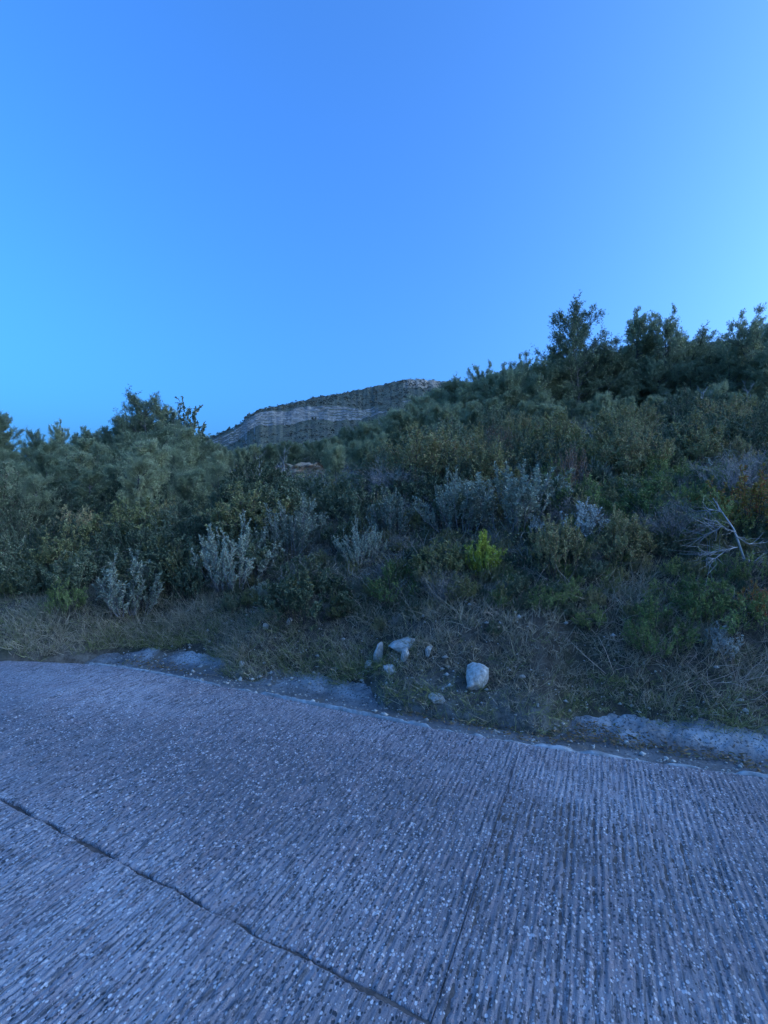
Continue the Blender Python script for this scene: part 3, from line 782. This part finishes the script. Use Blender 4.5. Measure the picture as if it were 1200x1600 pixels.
bush('bare_brush', 'shrub', BRUSH, 2, 1050, 850, 775, 1.5, 'grey tangle of dry twigs in the middle of the right bank', ('stems', 'twigs'))
bush('bare_brush', 'shrub', BRUSH, 0, 690, 945, 878, 1.2, 'low grey-brown tangle of dry stems under the yellow-green shrub', ('stems', 'twigs'))
for i, (px, d, yt, lab) in enumerate([
        (1088, 17, 600, 'tall bleached dead sapling left of the one nearest the right edge'),
        (1055, 18, 618, 'short bleached dead sapling behind the grey brush on the right slope'),
        (1160, 16, 592, 'bleached dead sapling nearest the right edge'),
        (440, 19, 695, 'pale dead sapling standing left of the bare earth cut'),
        (405, 18, 700, 'crooked pale dead sapling beside the left thicket'),
        (212, 13, 768, 'thin white dead stem in front of the left thicket')]):
    g, h = top_h(px, d, yt)
    plant('dead_sapling', 'dead tree', lab, SNAG, i, g, h, None, 1.0, None, ('trunk', 'branches'), .08)

# ---- fallen bare branch on the right bank
def fallen_branch():
    r = np.random.default_rng(5); a, b = Acc(), Acc()
    base = hit(1160, 850); base[:2] *= .91; base[2] += .2
    def P(px, py, dd=0.0):
        d = base[1] + dd; return np.array([(px - 600) / F * d, d, CAM[2] - (py - 800) / F * d]) - base
    main = [P(1165, 880), P(1152, 842, .02), P(1146, 826, .05), P(1128, 800, .15), P(1114, 778, .3)]
    a.tube(main, [.010, .009, .008, .006, .003], 5)
    for pts in ([P(1150, 832), P(1135, 826, -.1), P(1120, 815, -.2), P(1102, 812, -.2)], [P(1152, 855), P(1130, 860, -.1), P(1110, 864, -.1), P(1092, 860, -.1)],
                [P(1160, 872), P(1175, 880, -.1), P(1190, 868, .1)], [P(1135, 860, -.1), P(1118, 872, -.15), P(1112, 874, -.2)],
                [P(1150, 838), P(1170, 850, .1), P(1196, 848, .2)], [P(1128, 800, .15), P(1105, 795, .2)], [P(1128, 822), P(1116, 830), P(1100, 836)]):
        b.tube(pts, np.linspace(.005, .002, len(pts)), 4)
        for k in range(14):
            i = r.integers(0, len(pts) - 1); e = pts[i] + (pts[i + 1] - pts[i]) * r.random(); d = unit((pts[-1] - pts[0]) + r.normal(size=3) * .12)
            b.tube(np.array([e, e + d * .1 + r.normal(size=3) * .02, e + d * r.uniform(.15, .3) + r.normal(size=3) * .04]), [.003, .002, .001], 3)
    root = bpy.data.objects.new('fallen_branch', None); COL.objects.link(root); root.location = base
    tag(root, 'bleached forked dead branch lying on the shrubs at the right', 'branch')
    obj('limb', a.mesh('limb', [M_DEAD], True), root); obj('twigs', b.mesh('twigs', [M_DEAD], True), root)
fallen_branch()

# ---- scrub that fills the slopes
fills = [
    (560, 1240, 4.4, 5.8, 42, (.22, .4), OAKS, 'evergreen_shrub', 'small dark shrub in the dry grass between the stones and the right edge', 'small dark shrubs in the dry grass'),
    (560, 1240, 4.4, 6.2, 34, (.28, .5), OLIV, 'olive_shrub', 'small olive shrub in the dry grass between the stones and the right edge', 'small olive shrubs in the dry grass'),
    (780, 1240, 4.8, 6.4, 16, (.3, .5), BRUSH, 'bare_brush', 'small leafless tangle in the dry grass on the right of the bank', 'small leafless tangles on the right bank'),
    (780, 1240, 4.3, 6.2, 34, (.28, .5), GREEN, 'green_shrub', 'leafy green shrub low on the right of the bank above the pale gutter apron', 'low leafy shrubs above the right apron'),
    (800, 1240, 4.8, 6.6, 26, (.3, .55), OAKS, 'evergreen_shrub', 'dark leafy shrub low on the right of the bank above the pale gutter apron', 'low dark shrubs above the right apron'),
    (380, 1240, 4.7, 6.8, 56, (.24, .48), OLIV, 'olive_shrub', 'knee-high olive-green shrub low on the bank right of the left stones', 'low olive-green shrubs on the bank'),
    (380, 1240, 4.9, 7.0, 26, (.25, .45), BRUSH, 'bare_brush', 'knee-high leafless brush low on the bank among the dry grass', 'low leafless brush on the bank'),
    (340, 1240, 4.9, 7.2, 46, (.28, .52), OAKS, 'evergreen_shrub', 'knee-high dark evergreen shrub low on the bank', 'low evergreen shrubs on the bank'),
    (-40, 420, 6.0, 8.4, 44, (.3, .65), OAKS, 'evergreen_shrub', 'low dark evergreen shrub on the left bank nearest the road', 'low evergreen shrubs on the left bank'),
    (-40, 420, 6.0, 8.4, 24, (.3, .6), OLIV, 'olive_shrub', 'low olive-green shrub on the left bank nearest the road', 'low olive-green shrubs on the left bank'),
    (300, 1240, 5.2, 8.0, 18, (.3, .55), SILV, 'silver_shrub', 'low silvery shrub half hidden on the bank', 'low silvery shrubs on the bank'),
    (850, 1240, 5.0, 8.5, 22, (.3, .6), GREEN, 'green_shrub', 'green shrub crowded on the right of the bank', 'green shrubs on the right of the bank'),
    # columns, distances, count, height range, prototypes, name, label, group, parts
    (-40, 360, 7.0, 11, 26, (.5, 1.05), OAKF, 'evergreen_shrub', 'dark evergreen shrub crowded along the foot of the left thicket', 'evergreen shrubs on the left bank'),
    (330, 700, 6.8, 14, 40, (.55, 1.2), OAKS, 'evergreen_shrub', 'dark evergreen shrub among the scrub on the middle of the slope', 'evergreen shrubs on the middle slope'),
    (690, 1240, 7.4, 16, 46, (.65, 1.3), OAKF, 'evergreen_shrub', 'dark evergreen shrub among the scrub on the right slope', 'evergreen shrubs on the right slope'),
    (560, 1240, 7.0, 15, 46, (.6, 1.25), OLIV, 'olive_shrub', 'olive-green upright shrub scattered over the right half of the slope', 'olive-green shrubs on the slope'),
    (60, 560, 6.8, 15, 20, (.55, 1.1), OLIV, 'olive_shrub', 'olive-green upright shrub scattered over the left half of the slope', 'olive-green shrubs on the left slope'),
    (330, 1240, 5.8, 15, 18, (.35, .7), BRUSH, 'bare_brush', 'small leafless grey brush scattered among the green scrub', 'leafless brush in the scrub'),
    (380, 1240, 6.2, 14, 14, (.4, .7), SILV, 'silver_shrub', 'smaller silvery shrub scattered among the dark scrub', 'small silvery shrubs in the scrub'),
    (640, 1240, 9, 18, 12, (.6, 1.0), RUST, 'rust_shrub', 'small brown shrub scattered below the right wood', 'brown shrubs below the right wood'),
    (850, 1240, 4.6, 6.5, 14, (.3, .5), GREEN, 'green_shrub', 'low green shrub on the bank at the right foot of the slope', 'low green shrubs on the right bank'),
    (440, 760, 14, 26, 22, (.7, 1.3), OAKF, 'evergreen_shrub', 'dark rounded shrub farther up the middle slope below the mountain', 'shrubs up the middle slope'),
    (760, 1240, 15, 22, 22, (.9, 1.7), OAKF, 'evergreen_shrub', 'dark rounded shrub farther up at the foot of the right wood', 'shrubs at the foot of the right wood'),
    (-40, 440, 10, 17, 14, (.9, 1.8), OAKF, 'evergreen_shrub', 'tall dark shrub in front of the left thicket', 'tall shrubs before the left thicket'),
]
avoid = [(np.array(o.location[:2]), .45) for o in COL.objects if o.get('category') == 'shrub' and o.location.y < 8]
for f, (p0, p1, d0, d1, n, hr, pr, nm, lab, grp) in enumerate(fills):
    for k, (px, d) in enumerate(jitter(p0, p1, d0, d1, n, 300 + f)):
        g = at(px, d); t, s = ts(g[0], g[1])
        if s - kerb(t) < (1.05 if px < 760 else .88): continue
        h = r_.uniform(*hr)
        if any(np.hypot(*(g[:2] - c - np.array([0, -.35]))) < rr for c, rr in avoid): h *= .55
        if clear(px, d): h = min(h, max(.3, CAM[2] + (800 - 682) / F * d - g[2]))
        if 425 < px < 590 and d < 22:                       # the earth cut stays in view
            h = min(h, max(.3, CAM[2] + (800 - 744) / F * d - g[2]))
        plant(nm, 'shrub', lab, pr, int(r_.integers(0, 9)), g, h, grp, r_.uniform(.85, 1.25), None, ('stems', 'twigs' if pr is BRUSH else 'foliage'), .1)

# ------------------------------------------------------------------ stones and the earth cut
M_STONE = plain_mat('pale_limestone', (.30, .265, .22), (.64, .61, .56), 3.5, .85, .02)
M_EARTH = plain_mat('red_earth', (.44, .20, .09), (.62, .44, .29), 2.5, .95, .03)
def stone_mesh(seed, mat=M_STONE):
    r = np.random.default_rng(seed)
    n, m = 12, 16
    th = np.linspace(0.0, np.pi, n)[:, None]; ph = np.linspace(0, 2 * np.pi, m, endpoint=False)[None]
    v = np.stack([np.sin(th) * np.cos(ph), np.sin(th) * np.sin(ph), np.cos(th) * np.ones_like(ph)], -1)
    for k in range(14):                                                    # planar chips
        d = unit(r.normal(size=3)); c = r.uniform(.45, .82); q = v @ d
        v = v - np.maximum(q - c, 0)[..., None] * d
    v = v * (1 + .13 * fbm(v[..., 0] * 2.2 + seed, v[..., 1] * 2.2, v[..., 2] * 2.2, seed=seed, oct=3))[..., None]
    i = np.arange(n - 1)[:, None] * m; j = np.arange(m)[None]
    q = np.stack([i + j, i + m + j, i + m + (j + 1) % m, i + (j + 1) % m], -1).reshape(-1, 4)
    return mesh_from('stone', v, None, q, [mat], False)
STONES = [
    (743, 1088, 38, 42, .1, 'large rounded pale stone at the foot of the bank'),
    (627, 1019, 42, 17, -.35, 'flat pale stone, topmost of the little cluster on the bank'),
    (591, 1043, 15, 32, .15, 'upright pale stone at the left of the cluster'),
    (576, 1046, 10, 13, .3, 'small leaning stone at the left end of the cluster'),
    (633, 1037, 14, 22, .1, 'blunt stone just below the flat topmost one'),
    (609, 1054, 22, 13, 0, 'low broad stone, lowest of the cluster'),
    (670, 1029, 11, 19, .2, 'narrow stone alone right of the cluster'),
    (683, 1101, 24, 14, 0, 'flat half-buried stone at the gutter edge left of the large rounded stone'),
    (815, 1062, 11, 6, 0, 'tiny pale stone right of the large rounded stone'),
    (415, 985, 11, 9, 0, 'small pale stone on the left bank, left one of two'),
    (452, 979, 9, 12, .2, 'small pale stone on the left bank, right one of two'),
    (378, 1043, 11, 9, 0, 'small stone at the gutter edge on the left'),
    (710, 893, 26, 20, .1, 'grey stone in the scrub left of the yellow-green shrub'),
    (1050, 1168, 44, 12, .3, 'long flat pale stone lying in the gutter at the right'),
]
for i, (px, yb, w, h, tl, lab) in enumerate(STONES):
    g = hit(px, yb - h * .3) if i != 13 else hit(px, yb)
    sc = g[1] / F
    o = obj('stone', stone_mesh(400 + i)); tag(o, lab, 'stone')
    o.location = (g[0], g[1], g[2] + h * sc * .30); o.scale = (w * sc * .64, max(w, h) * sc * .46, h * sc * .68)
    o.rotation_euler = (0, tl, 0)
def earth_cut():
    c = at(492, 24.5)
    for k, (px, w, h, mt, lab) in enumerate([(482, 1.8, .45, M_EARTH, 'bare reddish earth cut with pale rock in the middle distance'), (548, 1.0, .42, M_STONE, 'small grey rock outcrop right of the reddish earth cut')]):
        g = at(px, 22.0)
        zt = CAM[2] + (800 - 712) / F * 22.0
        n, m = 36, 18
        X, Z = np.meshgrid(np.linspace(-1, 1, n), np.linspace(0, 1, m), indexing='ij')
        hh = (zt - g[2]) + h * .2
        z = Z * hh * (1 - .35 * X ** 2) * (1 + .16 * fbm(X * 6 + k, X * 0, seed=93, oct=4)) - .25
        y = .9 * Z ** 1.6 + .45 * fbm(X * 5 + k * 9, Z * 6, seed=91, oct=5, gain=.6) + .5 * X ** 2
        x = X * w + .1 * fbm(X * 4, Z * 5, seed=92)
        P = np.stack([x, y, z], -1)
        P = np.concatenate([P, np.stack([x[:, -1:], y[:, -1:] + 2.5, z[:, -1:] - .5], -1)], 1)
        me = mesh_from('earth_bank', P, None, grid_quads(n, m + 1), [mt], True)
        o = obj('earth_bank' if k == 0 else 'rock_outcrop', me); o.location = g
        tag(o, lab, 'bank' if k == 0 else 'rock')
earth_cut()

# ------------------------------------------------------------------ dry grass, undergrowth, litter, scree (uncountable: stuff)
def scatter_bank(n, u0, u1, t0, t1, seed, pw=1.0, fringe=False):
    r = np.random.default_rng(seed)
    t = r.uniform(t0, t1, n); u = u0 + (u1 - u0) * r.random(n) ** pw
    edge = .60 + .13 * fbm(t * 1.2, t * 0, seed=95, oct=3) - .5 * sstep(-5.1, -5.8, t)
    edge = edge + .04 * sstep(-.2, .4, t) - .36 * cover(t)
    if fringe: u = edge + np.abs(r.normal(size=n)) * .12 + .01
    ok = u > edge; t, u = t[ok], u[ok]
    x, y = xy(t, kerb(t) + u)
    return x, y, terrain(x, y), t, u, r
def grass(name, mat, n, u0, u1, t0, t1, seed, ln, wd, label, per=14, pw=1.0, lay=.5, mask=None, spread=.035, fringe=False):
    x, y, z, t, u, r = scatter_bank(n, u0, u1, t0, t1, seed, pw, fringe)
    if mask is not None:
        ok = mask(x, y, t, u) > r.random(len(x)); x, y, z = x[ok], y[ok], z[ok]
    k = len(x)
    size = r.uniform(.5, 1.3, k) * (.75 + .5 * vnoise(x * 1.7, y * 1.7, seed=seed))
    base = np.repeat(np.stack([x, y, z], 1), per, 0); size = np.repeat(np.maximum(size, .3), per)
    base[:, :2] += r.normal(size=(len(base), 2)) * spread
    d = unit(r.normal(size=(len(base), 3)) * [lay, lay, .25] + [0, -.12, .9])
    bend = r.normal(size=(len(base), 3)) * .4 + np.array([.03, -.15, -.22])
    a = Acc(); a.blades(base - [0, 0, .02], d, size * r.uniform(.5, 1.2, len(base)) * ln, wd, bend, r)
    tag(obj(name, a.mesh(name, [mat])), label, 'grass', kind='stuff')
grass('dry_grass', M_HAY, 8200, .12, 2.9, -9.2, 3.2, 1, .22, .0042, 'dry grey-brown grass covering the bank above the gutter', 20, 1.2, .6)
grass('green_grass', M_HAYG, 4600, .12, 3.4, -9.5, 3.2, 2, .20, .004, 'olive-green grass tufts mixed through the dry bank', 14, 1.3, .7, lambda x, y, t, u: .25 + .75 * sstep(-.1, .4, fbm(x * .9, y * .9, seed=98, oct=3)))
grass('long_dry_stalks', M_HAY, 5200, .8, 3.4, -4, 3.2, 3, .40, .004, 'long bent straw stalks tangled over the right of the bank', 8, 1.0, .9, lambda x, y, t, u: sstep(-2.5, .5, t) * (.4 + .6 * vnoise(x, y, seed=4)))
grass('overhanging_grass', M_HAYG, 1100, .1, 1, -5.4, 3.6, 6, .2, .0042, 'ragged grass hanging over the edge of the gutter', 14, 1.0, .8, None, .04, True)
grass('verge_grass', M_HAYG, 1500, -.1, 1.6, -11, -5.0, 4, .12, .005, 'short green grass along the road bend at far left', 14, 1.2, .7)

def undergrowth():
    r = np.random.default_rng(12); a = Acc(); b = Acc()
    px = r.uniform(-60, 1260, 8500); d = np.exp(r.uniform(np.log(5.2), np.log(22), 8500))
    x = (px - 600) / F * d; t, s = ts(x, d); u = s - kerb(t); ok = u > 1.35
    x, d = x[ok], d[ok]; z = terrain(x, d); n = len(x); k = 14
    kind = vnoise(x * .8, d * .8, seed=14) + r.normal(size=n) * .35
    P = np.repeat(np.stack([x, d, z], 1), k, 0); P += r.normal(size=P.shape) * [.14, .14, .0]
    P[:, 2] += np.abs(r.normal(size=len(P))) * .13 * np.repeat(d / 9, k).clip(.8, 2)
    D = rdir(r, len(P), .7); g = np.repeat(kind > -.15, k); sc = np.repeat((d / 8).clip(.8, 2.4), k)
    a.leaves(P[g], D[g], r.uniform(.03, .07, g.sum()) * sc[g], .016 * sc[g], r)
    b.blades(P[~g], D[~g], r.uniform(.08, .22, (~g).sum()) * sc[~g] ** .5, .005 * sc[~g], r.normal(size=((~g).sum(), 3)) * .5, r)
    tag(obj('undergrowth', a.mesh('undergrowth', [M_OLIVE])), 'low leafy undergrowth filling the gaps between shrubs', 'undergrowth', kind='stuff')
    tag(obj('dead_undergrowth', b.mesh('dead_undergrowth', [M_BRUSH])), 'dead grey-brown twigs and stalks between the shrubs', 'undergrowth', kind='stuff')
undergrowth()

def litter():
    r = np.random.default_rng(33); a = Acc()
    n = 9000; t = r.uniform(-4.8, 7, n); u = .16 + .22 * r.random(n) + .07 * fbm(t * 2, t * 0, seed=34)
    dens = sstep(-.1, .4, fbm(t * .9, t * 0, seed=35, oct=3)) * .3 + .9 * sstep(-.4, .0, t) * sstep(1.1, .7, t)
    ok = dens > r.random(n); t, u = t[ok], u[ok] + .08 * sstep(-.4, .0, t[ok]) * sstep(1.1, .7, t[ok])
    x, y = xy(t, kerb(t) + u); P = np.stack([x, y, np.interp(u, [0, .1, .3, .38, .55], [-.045, -.05, -.062, -.05, -.005]) + r.uniform(0, .02, len(x))], 1)
    D = rdir(r, len(P)); D[:, 2] *= .25
    a.leaves(P, D, r.uniform(.015, .05, len(P)), r.uniform(.006, .016, len(P)), r)
    tag(obj('leaf_litter', a.mesh('leaf_litter', [M_RUST])), 'brown leaf litter lying in the gutter', 'leaf litter', kind='stuff')
    # loose gravel on the apron and the bank
    s = Acc(); n = 2600
    t = r.uniform(-5, 3.4, n); u = np.where(r.random(n) < .6, r.uniform(.05, .75, n), r.uniform(.6, 1.6, n))
    x, y = xy(t, kerb(t) + u); z = np.maximum(terrain(x, y), np.where(u < .75, np.interp(u, [.05, .3, .38, .55, .75], [-.045, -.065, -.05, .0, .03]), -9))
    oc = np.array([[1, 0, 0], [-1, 0, 0], [0, 1, 0], [0, -1, 0], [0, 0, 1], [0, 0, -1.0]])
    tr = np.array([[0, 2, 4], [2, 1, 4], [1, 3, 4], [3, 0, 4], [2, 0, 5], [1, 2, 5], [3, 1, 5], [0, 3, 5]])
    for i in range(n):
        q = oc * (r.uniform(.004, .012) if i % 9 else r.uniform(.012, .03)) * r.uniform(.6, 1.3, (6, 1)) * [1, 1, .7]
        s.add(q + [x[i], y[i], z[i] + .004], t=tr)
    tag(obj('gravel', s.mesh('gravel', [M_STONE])), 'loose pale gravel scattered over the gutter apron and bank', 'gravel', kind='stuff')
litter()

def mountain_scrub():
    r = np.random.default_rng(44); a = Acc()
    w = ((MR > 150) & (MR < 421) & (MA > -.42) & (MA < .30)).ravel() & (MCL.ravel() < .3)
    idx = np.flatnonzero(w); area = MR.ravel()[idx]
    spacing = np.gradient(MR, axis=0).ravel()[idx]
    pr = area * spacing; pr /= pr.sum()
    idx = r.choice(idx, 3400, p=pr)
    c = np.stack([MX.ravel()[idx], MY.ravel()[idx], MZ.ravel()[idx]], 1)
    c[:, :2] += r.normal(size=(len(c), 2)) * .6
    sz = r.uniform(.35, 1.15, len(c)) * np.where(r.random(len(c)) < .08, 1.8, 1)
    k = 13; P = np.repeat(c, k, 0); S = np.repeat(sz, k)
    v = unit(r.normal(size=P.shape)); v[:, 2] = np.abs(v[:, 2]) * .8
    a.leaves(P + v * S[:, None] * .6, unit(v + r.normal(size=v.shape) * .5), S * .8, S * .6, r)
    tag(obj('mountain_scrub', a.mesh('mountain_scrub', [M_FAR])), 'dark low scrub dotted over the far mountain', 'scrub', kind='stuff')
mountain_scrub()
